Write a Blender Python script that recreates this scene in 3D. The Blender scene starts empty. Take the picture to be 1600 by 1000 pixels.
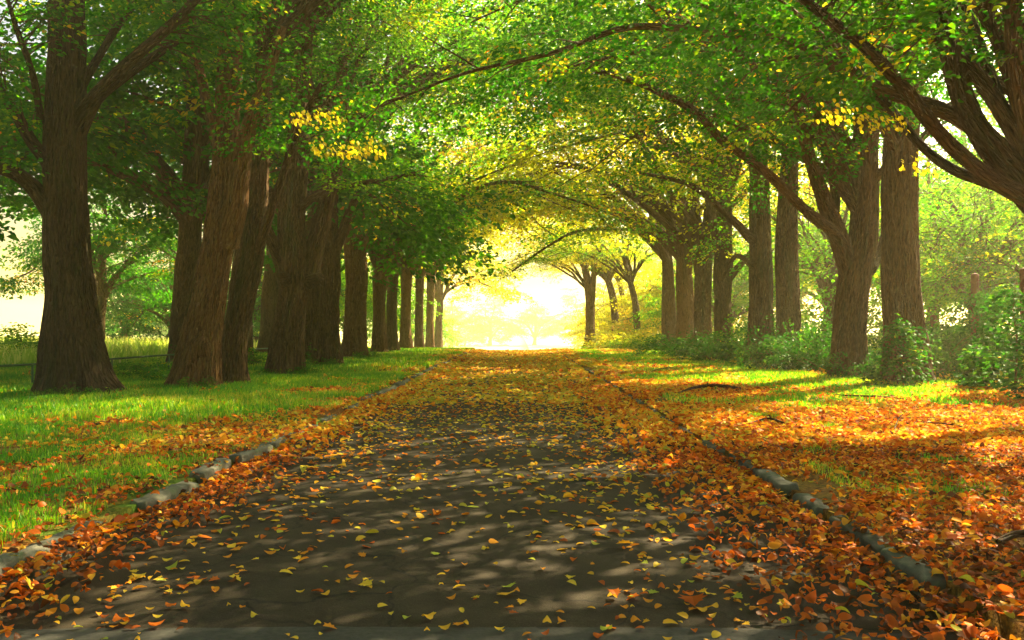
import bpy, math, random
import numpy as np
from mathutils import Vector

SC = bpy.context.scene
COL = SC.collection
R = math.radians
F, CX, CY, CH = 1400.0, 811.0, 512.0, 1.4      # focal in photo pixels, vanishing point, eye height

def P(px, py, d):
    return Vector(((px - CX) / F * d, d, CH + (CY - py) / F * d))

# ------------------------------------------------------------------ noise
def _h(i, j, k, s):
    n = (i * 374761393 + j * 668265263 + k * 2147483647 + s * 1274126177) & 0xFFFFFFFF
    n = ((n ^ (n >> 13)) * 1274126177) & 0xFFFFFFFF
    return ((n ^ (n >> 16)) & 0xFFFF) / 65535.0

def vn(x, y, z=0.0, s=0):
    x, y, z = np.broadcast_arrays(np.asarray(x, float), np.asarray(y, float), np.asarray(z, float))
    xi, yi, zi = np.floor(x).astype(np.int64), np.floor(y).astype(np.int64), np.floor(z).astype(np.int64)
    fx, fy, fz = x - xi, y - yi, z - zi
    fx, fy, fz = fx*fx*(3-2*fx), fy*fy*(3-2*fy), fz*fz*(3-2*fz)
    r = 0
    for a in (0, 1):
        for b in (0, 1):
            for c in (0, 1):
                w = (fx if a else 1-fx) * (fy if b else 1-fy) * (fz if c else 1-fz)
                r = r + w * _h(xi+a, yi+b, zi+c, s)
    return r

def fbm(x, y, z=0.0, s=0, o=3):
    r, a, t = 0, 1.0, 0
    for i in range(o):
        r = r + a * vn(x*2**i, y*2**i, z*2**i if np.ndim(z) or z else 0.0, s+i*17)
        t += a; a *= .5
    return r / t

# ------------------------------------------------------------------ ground shape
def crest(y):
    y = np.asarray(y, float)
    g = np.where(y > 50, -0.03 * (y - 50) + 0.15 * (1 - np.exp(-(np.maximum(y, 50) - 50) / 5)), 0.0)
    g = np.where(y > 170, -3.45 + 0 * y, g)
    return g

XL, XR = -2.74, 2.12                             # inner faces of the kerbs
def verge(x, y):
    x, y = np.asarray(x, float), np.asarray(y, float)
    lump = (fbm(x*.5, y*.5, 0, 3) - .5) * .12 + (fbm(x*1.7, y*1.7, 0, 9) - .5) * .05
    e = np.minimum(np.abs(x - XL), np.abs(x - XR))
    far = np.clip((np.abs(x) - 12) / 14, 0, 1)
    return crest(y) + 0.105 + lump * np.clip((e - .1) / .8, 0.15, 1) + far * .25
def roadz(x, y):
    x = np.asarray(x, float)
    return crest(y) + .03 * (1 - ((x + .31) / 2.43) ** 2) + (fbm(x*.6, np.asarray(y)*.6, 0, 21) - .5) * .015
def pile(x, y):
    """height of the leaf drifts lying in both gutters"""
    x, y = np.asarray(x, float), np.asarray(y, float)
    n = fbm(x*1.3, y*.7, 0, 31)
    l = np.exp(-((x - XL - .12) / (.32 + .25*n)) ** 2) * (.015 + .09 * np.clip(fbm(x*.3, y*.55, 0, 41)*1.7 - .35, 0, 1))
    r = np.exp(-((x - XR + .35) / (.45 + .35*n)) ** 2) * (.015 + .085 * fbm(x*.3, y*.5, 0, 51))
    return l + r
def surf(x, y):
    x, y = np.asarray(x, float), np.asarray(y, float)
    on = (x > XL) & (x < XR)
    v = verge(x, y)
    r = roadz(x, y)
    p = pile(x, y)
    return np.where(on, r + p, v + p * .35)

# ------------------------------------------------------------------ mesh helpers
def mesh_np(name, V, faces, mats, tone=None, smooth=False, vec=None, midx=None):
    me = bpy.data.meshes.new(name)
    V = np.asarray(V, np.float32); faces = np.asarray(faces, np.int32)
    n, k = faces.shape
    me.vertices.add(len(V)); me.vertices.foreach_set('co', V.ravel())
    me.loops.add(n*k); me.loops.foreach_set('vertex_index', faces.ravel())
    me.polygons.add(n); me.polygons.foreach_set('loop_start', np.arange(0, n*k, k, dtype=np.int32))
    for m in (mats if isinstance(mats, (list, tuple)) else [mats]): me.materials.append(m)
    if midx is not None: me.polygons.foreach_set('material_index', np.asarray(midx, np.int32))
    me.polygons.foreach_set('use_smooth', np.full(n, smooth))
    me.update(calc_edges=True)
    if tone is not None:
        a = me.attributes.new('tone', 'FLOAT', 'POINT'); a.data.foreach_set('value', np.asarray(tone, np.float32))
    if vec is not None:
        a = me.attributes.new('bark', 'FLOAT_VECTOR', 'POINT'); a.data.foreach_set('vector', np.asarray(vec, np.float32).ravel())
    return me

def link(name, me, parent=None, loc=None, label=None, cat=None, group=None, kind=None):
    o = bpy.data.objects.new(name, me); COL.objects.link(o)
    if parent is not None: o.parent = parent
    if loc is not None: o.location = loc
    if label: o['label'] = label
    if cat: o['category'] = cat
    if group: o['group'] = group
    if kind: o['kind'] = kind
    return o

def norm(a): return a / np.maximum(np.linalg.norm(a, axis=-1, keepdims=True), 1e-9)

LEAF = {  # u, v, fold weight, and quads
 'lo': (np.array([[0,0],[.33,.36],[.72,.27],[1,0],[.72,-.27],[.33,-.36]]), [[0,5,4,3],[0,3,2,1]]),
}
_r = []; _q = []
for i, (u, w) in enumerate([(0,.04),(.13,.25),(.36,.34),(.64,.30),(.86,.15),(1.0,.01)]):
    _r += [[u - .06*(i in (0,1)), -w],[u, 0],[u - .06*(i in (0,1)), w]]
    if i < 5:
        b = i*3
        _q += [[b,b+1,b+4,b+3],[b+1,b+2,b+5,b+4]]
LEAF['hi'] = (np.array(_r), _q)
_mp = [[0,0],[.10,.30],[.02,.52],[.30,.40],[.42,.62],[.55,.34],[.72,.40],[.74,.20],[1,0],[.74,-.20],[.72,-.40],[.55,-.34],[.42,-.62],[.30,-.40],[.02,-.52],[.10,-.30]]
_mv = _mp + [[.3,0],[.6,0]]
LEAF['maple'] = (np.array(_mv), [[0,1,3,16],[1,2,3,3],[3,5,17,16],[3,4,5,5],[5,7,8,17],[5,6,7,7],[0,16,13,15],[15,13,14,14],[13,16,17,11],[13,11,12,12],[11,17,8,9],[11,9,10,10]])

def leaf_arrays(C, A, N, S, tone, kind='lo', fold=.18, curl=.15, rng=None):
    """leaves as real curved blades: C base points, A length axes, N normals, S sizes"""
    uv, quads = LEAF[kind]
    A = norm(A); B = norm(np.cross(N, A)); N = np.cross(A, B)
    n, k = len(C), len(uv)
    u = uv[:, 0][None, :]; v = uv[:, 1][None, :]
    if np.ndim(curl) == 0: curl = np.full(n, curl)
    if np.ndim(fold) == 0: fold = np.full(n, fold)
    w = np.abs(v) * fold[:, None] * 2 - (u - .45) ** 2 * curl[:, None] * 2
    V = C[:, None, :] + S[:, None, None] * (u[..., None]*A[:, None, :] + v[..., None]*B[:, None, :] + w[..., None]*N[:, None, :])
    Q = np.array(quads)[None] + (np.arange(n) * k)[:, None, None]
    return V.reshape(-1, 3), Q.reshape(-1, 4), np.repeat(tone, k)

def leaf_mesh(name, C, A, N, S, tone, mat, kind='lo', **kw):
    V, Q, T = leaf_arrays(C, A, N, S, tone, kind, **kw)
    if kind == 'maple':                      # holds triangles written as degenerate quads: split properly
        me = bpy.data.meshes.new(name)
        me.from_pydata(V.tolist(), [], [tuple(dict.fromkeys(q)) for q in Q.tolist()])
        me.materials.append(mat)
        a = me.attributes.new('tone', 'FLOAT', 'POINT'); a.data.foreach_set('value', T.astype(np.float32))
        return me
    return mesh_np(name, V, Q, mat, tone=T, smooth=(kind == 'hi'))

class Tubes:
    """collects tapered, slightly irregular tubes into one mesh"""
    def __init__(s): s.V=[]; s.Q=[]; s.B=[]; s.n=0
    def add(s, pts, rad, seg=12, step=None, ridge=0.0, flare=0.0, seed=0, cap=True):
        pts = np.array([tuple(p) for p in pts], float); rad = np.array(rad, float)
        L = np.r_[0, np.cumsum(np.linalg.norm(np.diff(pts, axis=0), axis=1))]
        n = max(2, int(L[-1] / (step or .25)) + 1)
        t = np.linspace(0, L[-1], n)
        # smooth catmull interpolation
        def cm(arr):
            idx = np.clip(np.searchsorted(L, t, side='right') - 1, 0, len(L)-2)
            f = (t - L[idx]) / np.maximum(L[idx+1]-L[idx], 1e-9)
            g = lambda i: arr[np.clip(i, 0, len(L)-1)]
            p0, p1, p2, p3 = g(idx-1), g(idx), g(idx+1), g(idx+2)
            if arr.ndim > 1: f = f[:, None]
            return .5*((2*p1)+(-p0+p2)*f+(2*p0-5*p1+4*p2-p3)*f**2+(-p0+3*p1-3*p2+p3)*f**3)
        p = cm(pts); r = np.maximum(np.interp(t, L, rad), .002)
        T = norm(np.gradient(p, axis=0))
        ref = np.array([1., 0, 0]) if abs(T[0][0]) < .8 else np.array([0, 1., 0])
        N = np.zeros_like(T); x = ref
        for i in range(n):
            x = x - T[i]*np.dot(x, T[i]); x = x/np.linalg.norm(x); N[i] = x
        Bn = np.cross(T, N)
        th = np.linspace(0, 2*np.pi, seg, endpoint=False)
        cs, sn = np.cos(th), np.sin(th)
        rr = r[:, None] * np.ones(seg)[None]
        tt = t[:, None] + 0*th[None]
        R0 = rad.max()
        if ridge > 0:
            tw = .25 * t[:, None]
            lump = fbm(np.cos(th+tw)*1.3+7, np.sin(th+tw)*1.3+7, tt*.55 + seed*3.1, seed, 2) - .5
            rr = rr * (1 + .34*lump)
            k = 9 * R0 / .4
            rid = np.abs(fbm(np.cos(th)*k+50, np.sin(th)*k+50, tt*1.1+seed, seed+5, 2) - .5) * 2
            rr = rr + ridge * (np.clip(rid*2.2, 0, 1) - .6)
        if flare > 0:
            lob = .55 + .9*fbm(np.cos(th)*1.6+3, np.sin(th)*1.6+3, 0*th+seed, seed+11, 2) + .25*np.cos(5*th+seed)
            rr = rr * (1 + flare * 1.2 * np.exp(-tt/.45) * lob[None] + .04*np.exp(-tt/1.1))
        V = p[:, None, :] + rr[..., None]*(cs[None, :, None]*N[:, None, :] + sn[None, :, None]*Bn[:, None, :])
        bk = np.stack([np.broadcast_to(cs, rr.shape)*r[:, None]*1.0 + seed*1.7, np.broadcast_to(sn, rr.shape)*r[:, None], tt*.16 + seed*.37], -1)
        base = s.n
        s.V.append(V.reshape(-1, 3)); s.B.append(bk.reshape(-1, 3))
        i = np.arange(n-1)[:, None]*seg; j = np.arange(seg)[None]; j2 = (j+1) % seg
        s.Q.append((base + np.stack([i+j, i+j2, i+seg+j2, i+seg+j], -1)).reshape(-1, 4))
        s.n += n*seg
        if cap:
            s.V.append((p[-1] + T[-1]*r[-1]*.4)[None]); s.B.append(bk[-1, :1]); c = s.n; s.n += 1
            jj = np.arange(0, seg, 2); b = base + (n-1)*seg
            s.Q.append(np.stack([b+jj, b+(jj+1) % seg, b+(jj+2) % seg, np.full(len(jj), c)], -1))
        return p, T, r
    def mesh(s, name, mat):
        return mesh_np(name, np.concatenate(s.V), np.concatenate(s.Q), mat, smooth=True, vec=np.concatenate(s.B))

# ------------------------------------------------------------------ materials
def new_mat(name):
    m = bpy.data.materials.new(name); m.use_nodes = True
    nt = m.node_tree; nt.nodes.clear()
    out = nt.nodes.new('ShaderNodeOutputMaterial')
    return m, nt, out
def nd(nt, t, **kw):
    n = nt.nodes.new(t)
    for k, v in kw.items(): setattr(n, k, v)
    return n
def ramp(nt, stops, fac):
    r = nd(nt, 'ShaderNodeValToRGB'); e = r.color_ramp.elements
    while len(e) < len(stops): e.new(.5)
    for i, (p, c) in enumerate(stops): e[i].position = p; e[i].color = (*c, 1)
    nt.links.new(fac, r.inputs[0]); return r.outputs[0]
def noise(nt, vec, scale, detail=3, rough=.55, dist=0):
    n = nd(nt, 'ShaderNodeTexNoise'); n.inputs['Scale'].default_value = scale; n.inputs['Detail'].default_value = detail
    n.inputs['Roughness'].default_value = rough; n.inputs['Distortion'].default_value = dist
    nt.links.new(vec, n.inputs['Vector']); return n.outputs['Fac']
def bump(nt, h, strength, dist, prev=None):
    b = nd(nt, 'ShaderNodeBump'); b.inputs['Strength'].default_value = strength; b.inputs['Distance'].default_value = dist
    nt.links.new(h, b.inputs['Height'])
    if prev: nt.links.new(prev, b.inputs['Normal'])
    return b.outputs['Normal']
def mixc(nt, f, a, b, mode='MIX'):
    m = nd(nt, 'ShaderNodeMix', data_type='RGBA', blend_type=mode)
    for s, v in ((0, f), (6, a), (7, b)):
        if hasattr(v, 'is_output'): nt.links.new(v, m.inputs[s])
        else: m.inputs[s].default_value = v if s == 0 else (*v, 1)
    return m.outputs[2]
def maprange(nt, v, a, b, c=0, d=1):
    m = nd(nt, 'ShaderNodeMapRange'); nt.links.new(v, m.inputs[0])
    for i, x in zip((1, 2, 3, 4), (a, b, c, d)): m.inputs[i].default_value = x
    return m.outputs[0]
def obj_co(nt): return nd(nt, 'ShaderNodeTexCoord').outputs['Object']
def pbr(nt, out, col, rough=.8, nrm=None, spec=.3, metal=0):
    p = nd(nt, 'ShaderNodeBsdfPrincipled')
    if hasattr(col, 'is_output'): nt.links.new(col, p.inputs['Base Color'])
    else: p.inputs['Base Color'].default_value = (*col, 1)
    if hasattr(rough, 'is_output'): nt.links.new(rough, p.inputs['Roughness'])
    else: p.inputs['Roughness'].default_value = rough
    p.inputs['Specular IOR Level'].default_value = spec; p.inputs['Metallic'].default_value = metal
    if nrm: nt.links.new(nrm, p.inputs['Normal'])
    nt.links.new(p.outputs[0], out.inputs[0]); return p

def leaf_mat(name, stops, trans=.6, tgain=(1.75, 1.75, .5), gloss=.02):
    m, nt, out = new_mat(name)
    at = nd(nt, 'ShaderNodeAttribute', attribute_name='tone')
    c = ramp(nt, stops, at.outputs['Fac'])
    d = nd(nt, 'ShaderNodeBsdfDiffuse'); nt.links.new(c, d.inputs[0])
    t = nd(nt, 'ShaderNodeBsdfTranslucent')
    tc = mixc(nt, 1.0, c, tgain, 'MULTIPLY'); nt.links.new(tc, t.inputs[0])
    a = nd(nt, 'ShaderNodeMixShader'); a.inputs[0].default_value = trans
    nt.links.new(d.outputs[0], a.inputs[1]); nt.links.new(t.outputs[0], a.inputs[2])
    g = nd(nt, 'ShaderNodeBsdfGlossy'); g.inputs['Roughness'].default_value = .45
    b = nd(nt, 'ShaderNodeMixShader'); b.inputs[0].default_value = gloss
    nt.links.new(a.outputs[0], b.inputs[1]); nt.links.new(g.outputs[0], b.inputs[2])
    nt.links.new(b.outputs[0], out.inputs[0]); return m

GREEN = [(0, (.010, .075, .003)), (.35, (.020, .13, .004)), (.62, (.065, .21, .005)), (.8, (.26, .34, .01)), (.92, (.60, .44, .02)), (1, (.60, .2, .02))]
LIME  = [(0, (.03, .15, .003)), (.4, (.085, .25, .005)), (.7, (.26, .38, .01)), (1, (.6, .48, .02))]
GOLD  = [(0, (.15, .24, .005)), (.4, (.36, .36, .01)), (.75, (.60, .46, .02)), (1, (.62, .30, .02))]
FALL  = [(0, (.09, .035, .015)), (.14, (.19, .07, .025)), (.26, (.42, .09, .015)), (.5, (.70, .19, .018)), (.72, (.82, .42, .03)), (.9, (.85, .62, .06)), (1, (.42, .48, .06))]  # gold stop lightened so that far litter looks sunlit
m_leaf = leaf_mat('green_leaves', GREEN)
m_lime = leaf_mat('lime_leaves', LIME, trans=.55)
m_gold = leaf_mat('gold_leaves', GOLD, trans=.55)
m_bush = leaf_mat('bush_leaves', [(0, (.010, .075, .008)), (.5, (.025, .155, .010)), (.85, (.12, .28, .02)), (1, (.6, .45, .03))], trans=.42, tgain=(1.3, 1.2, .6), gloss=.02)
m_fall = leaf_mat('fallen_leaves', FALL, trans=.35, tgain=(1.2, 1, .6), gloss=.015)
m_spray = leaf_mat('yellow_leaves', [(0, (.62, .50, .03)), (.8, (.75, .62, .05)), (1, (.6, .2, .03))], trans=.45)
m_grass = leaf_mat('grass_blades', [(0, (.04, .20, .005)), (.5, (.10, .32, .01)), (.85, (.32, .46, .02)), (1, (.6, .48, .08))], trans=.4, gloss=.04)
m_straw = leaf_mat('meadow_straw', [(0, (.25, .42, .06)), (.4, (.5, .55, .2)), (1, (.72, .66, .38))], trans=.4)

def bark_mat(name, cols):
    m, nt, out = new_mat(name)
    v = nd(nt, 'ShaderNodeAttribute', attribute_name='bark').outputs['Vector']
    big = noise(nt, v, 3.5, 3)
    dst = mixc(nt, .06, v, nd(nt, 'ShaderNodeTexNoise').outputs['Color'])
    vo = nd(nt, 'ShaderNodeTexVoronoi', feature='DISTANCE_TO_EDGE'); vo.inputs['Scale'].default_value = 17
    wn = nd(nt, 'ShaderNodeTexNoise'); wn.inputs['Scale'].default_value = 9; wn.inputs['Detail'].default_value = 3
    nt.links.new(v, wn.inputs['Vector'])
    vv = nd(nt, 'ShaderNodeVectorMath', operation='MULTIPLY_ADD'); nt.links.new(wn.outputs['Color'], vv.inputs[0])
    vv.inputs[1].default_value = (.10, .10, .05); nt.links.new(v, vv.inputs[2])
    nt.links.new(vv.outputs[0], vo.inputs['Vector'])
    edge = maprange(nt, vo.outputs['Distance'], 0, .22)
    fine = noise(nt, v, 55, 5, .65)
    c = ramp(nt, cols, big)
    c = mixc(nt, maprange(nt, fine, .42, .66, 0, .8), c, tuple(1.3*v for v in cols[-1][1]))
    c = mixc(nt, maprange(nt, noise(nt, v, 24, 4, .7), .52, .62, 0, .7), c, tuple(.45*v for v in cols[0][1]))
    c = mixc(nt, maprange(nt, noise(nt, v, 1.7, 5, .6), .56, .68, 0, .55), c, (.035, .06, .018))
    n1 = bump(nt, edge, 1.0, .07); n2 = bump(nt, fine, .6, .012, n1)
    pbr(nt, out, c, .9, n2, .15); return m
m_bark = bark_mat('furrowed_bark', [(.25, (.034, .018, .009)), (.5, (.085, .045, .019)), (.75, (.15, .088, .038))])
m_bark_d = bark_mat('shaded_dark_bark', [(.25, (.022, .013, .008)), (.5, (.05, .03, .016)), (.75, (.085, .055, .03))])  # darker bark copy: deep shade on two near trees put into its colour
m_bark_r = bark_mat('reddish_bark', [(.25, (.06, .025, .010)), (.5, (.14, .062, .022)), (.75, (.22, .12, .045))])

def mat_asphalt():
    m, nt, out = new_mat('asphalt'); co = obj_co(nt)
    grit = noise(nt, co, 160, 3, .7); pt = noise(nt, co, 1.1, 4); mid = noise(nt, co, 9, 4)
    vo = nd(nt, 'ShaderNodeTexVoronoi', feature='DISTANCE_TO_EDGE'); vo.inputs['Scale'].default_value = .8
    wn = nd(nt, 'ShaderNodeTexNoise'); wn.inputs['Scale'].default_value = 3; wn.inputs['Detail'].default_value = 5
    nt.links.new(co, wn.inputs['Vector'])
    vv = nd(nt, 'ShaderNodeVectorMath', operation='MULTIPLY_ADD'); nt.links.new(wn.outputs['Color'], vv.inputs[0])
    vv.inputs[1].default_value = (.5, .5, 0); nt.links.new(co, vv.inputs[2]); nt.links.new(vv.outputs[0], vo.inputs['Vector'])
    crack = maprange(nt, vo.outputs['Distance'], 0, .008, 1, 0)
    c = ramp(nt, [(.3, (.020, .015, .009)), (.55, (.034, .026, .015)), (.75, (.054, .041, .024))], pt)
    c = mixc(nt, maprange(nt, grit, .5, .75, 0, .45), c, (.13, .11, .075))
    c = mixc(nt, maprange(nt, mid, .5, .75, 0, .35), c, (.07, .055, .035))
    c = mixc(nt, crack, c, (.012, .012, .01))
    n1 = bump(nt, grit, .5, .006); n2 = bump(nt, noise(nt, co, 55, 4, .7), .5, .006, n1)
    pbr(nt, out, c, .88, n2, .18); return m
def mat_ground():
    m, nt, out = new_mat('verge_soil'); co = obj_co(nt)
    sx = nd(nt, 'ShaderNodeSeparateXYZ'); nt.links.new(co, sx.inputs[0])
    a = noise(nt, co, .9, 4); b = noise(nt, co, 26, 4, .7); c2 = noise(nt, co, 7, 4)
    soil = ramp(nt, [(.3, (.06, .03, .012)), (.5, (.20, .085, .02)), (.62, (.34, .15, .025)), (.75, (.42, .26, .04))], b)
    grass = ramp(nt, [(.3, (.03, .10, .012)), (.55, (.06, .18, .015)), (.75, (.14, .24, .03))], b)
    gm = maprange(nt, a, .44, .58)
    lft = maprange(nt, sx.outputs[0], -2.6, -4.2)
    gm2 = nd(nt, 'ShaderNodeMath', operation='MULTIPLY'); nt.links.new(gm, gm2.inputs[0])
    k = maprange(nt, sx.outputs[0], 1.0, -4.0, .35, 1.0); nt.links.new(k, gm2.inputs[1])
    gl = nd(nt, 'ShaderNodeMath', operation='MAXIMUM'); nt.links.new(gm2.outputs[0], gl.inputs[0])
    l2 = maprange(nt, sx.outputs[0], -5.0, -8.0, 0, .8); nt.links.new(l2, gl.inputs[1])
    c = mixc(nt, gl.outputs[0], soil, grass)
    straw = ramp(nt, [(.3, (.34, .38, .10)), (.6, (.62, .56, .28)), (.8, (.74, .68, .42))], c2)
    ms = maprange(nt, sx.outputs[0], -13.5, -17); ye = maprange(nt, sx.outputs[1], 78, 95)
    mx = nd(nt, 'ShaderNodeMath', operation='MAXIMUM'); nt.links.new(ms, mx.inputs[0]); nt.links.new(ye, mx.inputs[1])
    c = mixc(nt, mx.outputs[0], c, straw)
    n1 = bump(nt, b, .8, .04); pbr(nt, out, c, .95, n1, .1); return m
def mat_stone():
    m, nt, out = new_mat('kerb_granite'); co = obj_co(nt)
    a = noise(nt, co, 6, 5, .6); b = noise(nt, co, 60, 4, .7)
    c = ramp(nt, [(.3, (.06, .065, .05)), (.5, (.13, .13, .10)), (.7, (.24, .22, .17))], a)
    c = mixc(nt, maprange(nt, noise(nt, co, 3.1, 4), .5, .62, 0, .7), c, (.07, .11, .04))
    n1 = bump(nt, a, .6, .03); n2 = bump(nt, b, .5, .006, n1)
    pbr(nt, out, c, .85, n2, .25); return m
def mat_plain(name, ca, cb, sc=8, rough=.6, metal=0, bmp=.3):
    m, nt, out = new_mat(name); co = obj_co(nt); a = noise(nt, co, sc, 5, .65)
    pbr(nt, out, ramp(nt, [(.35, ca), (.65, cb)], a), rough, bump(nt, a, bmp, .01), .4, metal); return m
m_asph, m_ground, m_stone = mat_asphalt(), mat_ground(), mat_stone()
m_conc = mat_plain('worn_concrete', (.026, .027, .022), (.048, .048, .040), 30, .9)
m_rail = mat_plain('green_painted_iron', (.02, .07, .025), (.05, .13, .04), 12, .5)
m_post = mat_plain('rusty_red_post', (.09, .025, .015), (.20, .06, .03), 9, .8)
m_wire = mat_plain('galvanised_wire', (.12, .12, .11), (.2, .2, .18), 30, .5, .6)
m_clay = mat_plain('red_painted_wood', (.42, .06, .03), (.5, .12, .05), 6, .8)

# ------------------------------------------------------------------ ground, road
rng = np.random.default_rng(7)
def grid(xs, ys, zf, name, mat, **kw):
    X, Y = np.meshgrid(xs, ys); Z = zf(X, Y)
    V = np.stack([X, Y, Z], -1).reshape(-1, 3); nx = len(xs)
    i = (np.arange(len(ys)-1)[:, None]*nx + np.arange(nx-1)[None])
    Q = np.stack([i, i+1, i+nx+1, i+nx], -1).reshape(-1, 4)
    return link(name, mesh_np(name, V, Q, mat, smooth=True), **kw)
xs = np.concatenate([[-600, -300, -150, -90, -60, -45], np.arange(-35, -12, 1.0), np.arange(-12, -2.9, .22), [-2.86, -2.80, -2.79],
                     [2.17, 2.18, 2.3], np.arange(2.4, 12, .22), np.arange(12, 35, 1.0), [35, 45, 60, 90, 150, 300, 600]])
ys = np.concatenate([[-200, -80, -40, -20, -10], np.arange(-6, 3, 1.0), np.arange(3, 30, .22), np.arange(30, 80, .8), np.arange(80, 180, 5.), [200, 260, 350, 500, 900]])
grid(xs, ys, lambda x, y: np.where((x > -2.795) & (x < 2.175), crest(y) - .05, verge(x, y)), 'ground', m_ground, kind='structure', label='leaf-strewn grassy verges and open ground on both sides of the road')
rx = np.linspace(-2.79, 2.17, 23)
ry = np.concatenate([np.arange(-40, 3, 2.0), np.arange(3, 60, .3), np.arange(60, 175, 3.)])
grid(rx, ry, roadz, 'road', m_asph, kind='structure', label='dark cracked asphalt avenue strewn with yellow leaves')
# the paler concrete strip that crosses the road at the bottom edge
xa = np.linspace(-2.7, 2.1, 60); ya = np.linspace(0, 1, 9)
Xa, Ta = np.meshgrid(xa, ya)
edge_y = 4.12 + .03*(fbm(Xa*2, Xa*0, 0, 5) - .5) + .012*(vn(Xa*19, 0*Xa, 0, 8)-.5)
Ya = 3.1 + (edge_y - 3.1)*Ta
V = np.stack([Xa, Ya, roadz(Xa, Ya) + .004 - .0035*(Ta > .99)], -1).reshape(-1, 3)
i = (np.arange(8)[:, None]*60 + np.arange(59)[None])
link('pavement_strip', mesh_np('pavement_strip', V, np.stack([i, i+1, i+61, i+60], -1).reshape(-1, 4), m_conc, smooth=True), kind='structure', label='paler grey strip of paving crossing the road at its near end')

# ------------------------------------------------------------------ kerb stones
def kerb_mesh(seed, L, W=.15, H=.17):
    r = np.random.default_rng(seed)
    nl, prof = 14, []
    for a in np.linspace(0, 1, 5): prof.append((-W/2, -H + a*(H-.03)))
    for a in (20, 45, 70): prof.append((-W/2 + .03 - .03*math.cos(R(a)), -.03 + .03*math.sin(R(a))))
    prof.append((0, .004))
    for a in (70, 45, 20): prof.append((W/2 - .03 + .03*math.cos(R(a)), -.03 + .03*math.sin(R(a))))
    for a in np.linspace(1, 0, 5): prof.append((W/2, -H + a*(H-.03)))
    pr = np.array(prof); k = len(pr)
    t = np.concatenate([[0, .012, .03], np.linspace(.08, .92, nl), [.97, .988, 1]])*L
    sh = np.ones(len(t)); sh[[0, -1]] = .86; sh[[1, -2]] = .95
    V = np.stack([pr[None, :, 0]*sh[:, None] + 0*t[:, None], t[:, None] + 0*pr[None, :, 0], (pr[None, :, 1]+.08)*sh[:, None]-.08], -1)
    n = (fbm(V[..., 0]*12+seed, V[..., 1]*7, V[..., 2]*12, seed, 3) - .5)
    V[..., 0] += n*.05; V[..., 2] += (fbm(V[..., 0]*9+3, V[..., 1]*5+seed, 0*n+1.5, seed+2) - .5)*.055
    V = V.reshape(-1, 3); nt_ = len(t)
    i = np.arange(nt_-1)[:, None]*k; j = np.arange(k)[None]; j2 = (j+1) % k
    Q = np.stack([i+j, i+k+j, i+k+j2, i+j2], -1).reshape(-1, 4)
    c0 = V[:k].mean(0); c1 = V[-k:].mean(0); nn = len(V); V = np.vstack([V, c0, c1])
    e = []
    for a in range(0, k-1, 2):
        e.append([nn, (a) % k, (a+1) % k, (a+2) % k]); e.append([nn+1, (nt_-1)*k+(a+2) % k, (nt_-1)*k+(a+1) % k, (nt_-1)*k+a % k])
    return mesh_np('kerb_stone', V, np.vstack([Q, e]), m_stone, smooth=True)
kr = random.Random(5)
ORD = ['first','second','third','fourth','fifth','sixth','seventh','eighth','ninth','tenth','eleventh','twelfth','thirteenth','fourteenth','fifteenth','sixteenth','seventeenth','eighteenth','nineteenth','twentieth']
left_k = [(4.45, .5), (5.0, .95), (6.55, .95), (7.75, .85), (8.75, 1.0), (9.95, .9)]
y = 11.0
while y < 46: left_k.append((y, kr.uniform(.85, 1.1))); y += kr.uniform(1.15, 1.8)
right_k = [(4.6, .6), (5.35, .9), (6.45, .55), (7.2, .95), (8.3, 1.0)]
y = 9.5
while y < 46: right_k.append((y, kr.uniform(.85, 1.1))); y += kr.uniform(1.15, 1.9)
kspec = {('l', 0): 'short cracked grey kerb stone at the left edge, nearest the camera', ('l', 1): 'long mossy grey kerb stone, sunk next to the short cracked one on the left',
         ('l', 2): 'sunlit pale kerb stone standing clear of orange leaves on the left', ('l', 3): 'kerb stone half buried in orange leaves past the sunlit left one',
         ('r', 0): 'dark kerb stone in leaf drift at the right road edge, nearest the camera', ('r', 1): 'dark mossy kerb stone on the right, second from the camera',
         ('r', 3): 'dark straight kerb stone showing its flat face above leaf drift on the right'}
for side, lst in (('l', left_k), ('r', right_k)):
    for i, (y, L) in enumerate(lst):
        x = (XL - .045) if side == 'l' else (XR + .06)
        me = kerb_mesh(100 + i + (50 if side == 'r' else 0), L)
        zc = float(crest(y + L/2))
        if y > 11: y0 = y
        o = link('kerb_stone', me, loc=(x + kr.uniform(-.03, .03), y, zc + (.14 if side == 'l' else .118) + kr.uniform(-.03, .025) - (.028 if y > 10.5 else 0)), cat='kerb stone',
                 group='kerb stones along the ' + ('left' if side == 'l' else 'right') + ' edge of the road',
                 label=kspec.get((side, i), f"{ORD[i] if i < 20 else str(i+1)+'th'} kerb stone from the camera along the {'left' if side == 'l' else 'right'} road edge, partly under leaves"))
        o.rotation_euler = (kr.uniform(-.02, .02), kr.uniform(-.09, .09), kr.uniform(-.05, .05))
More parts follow.
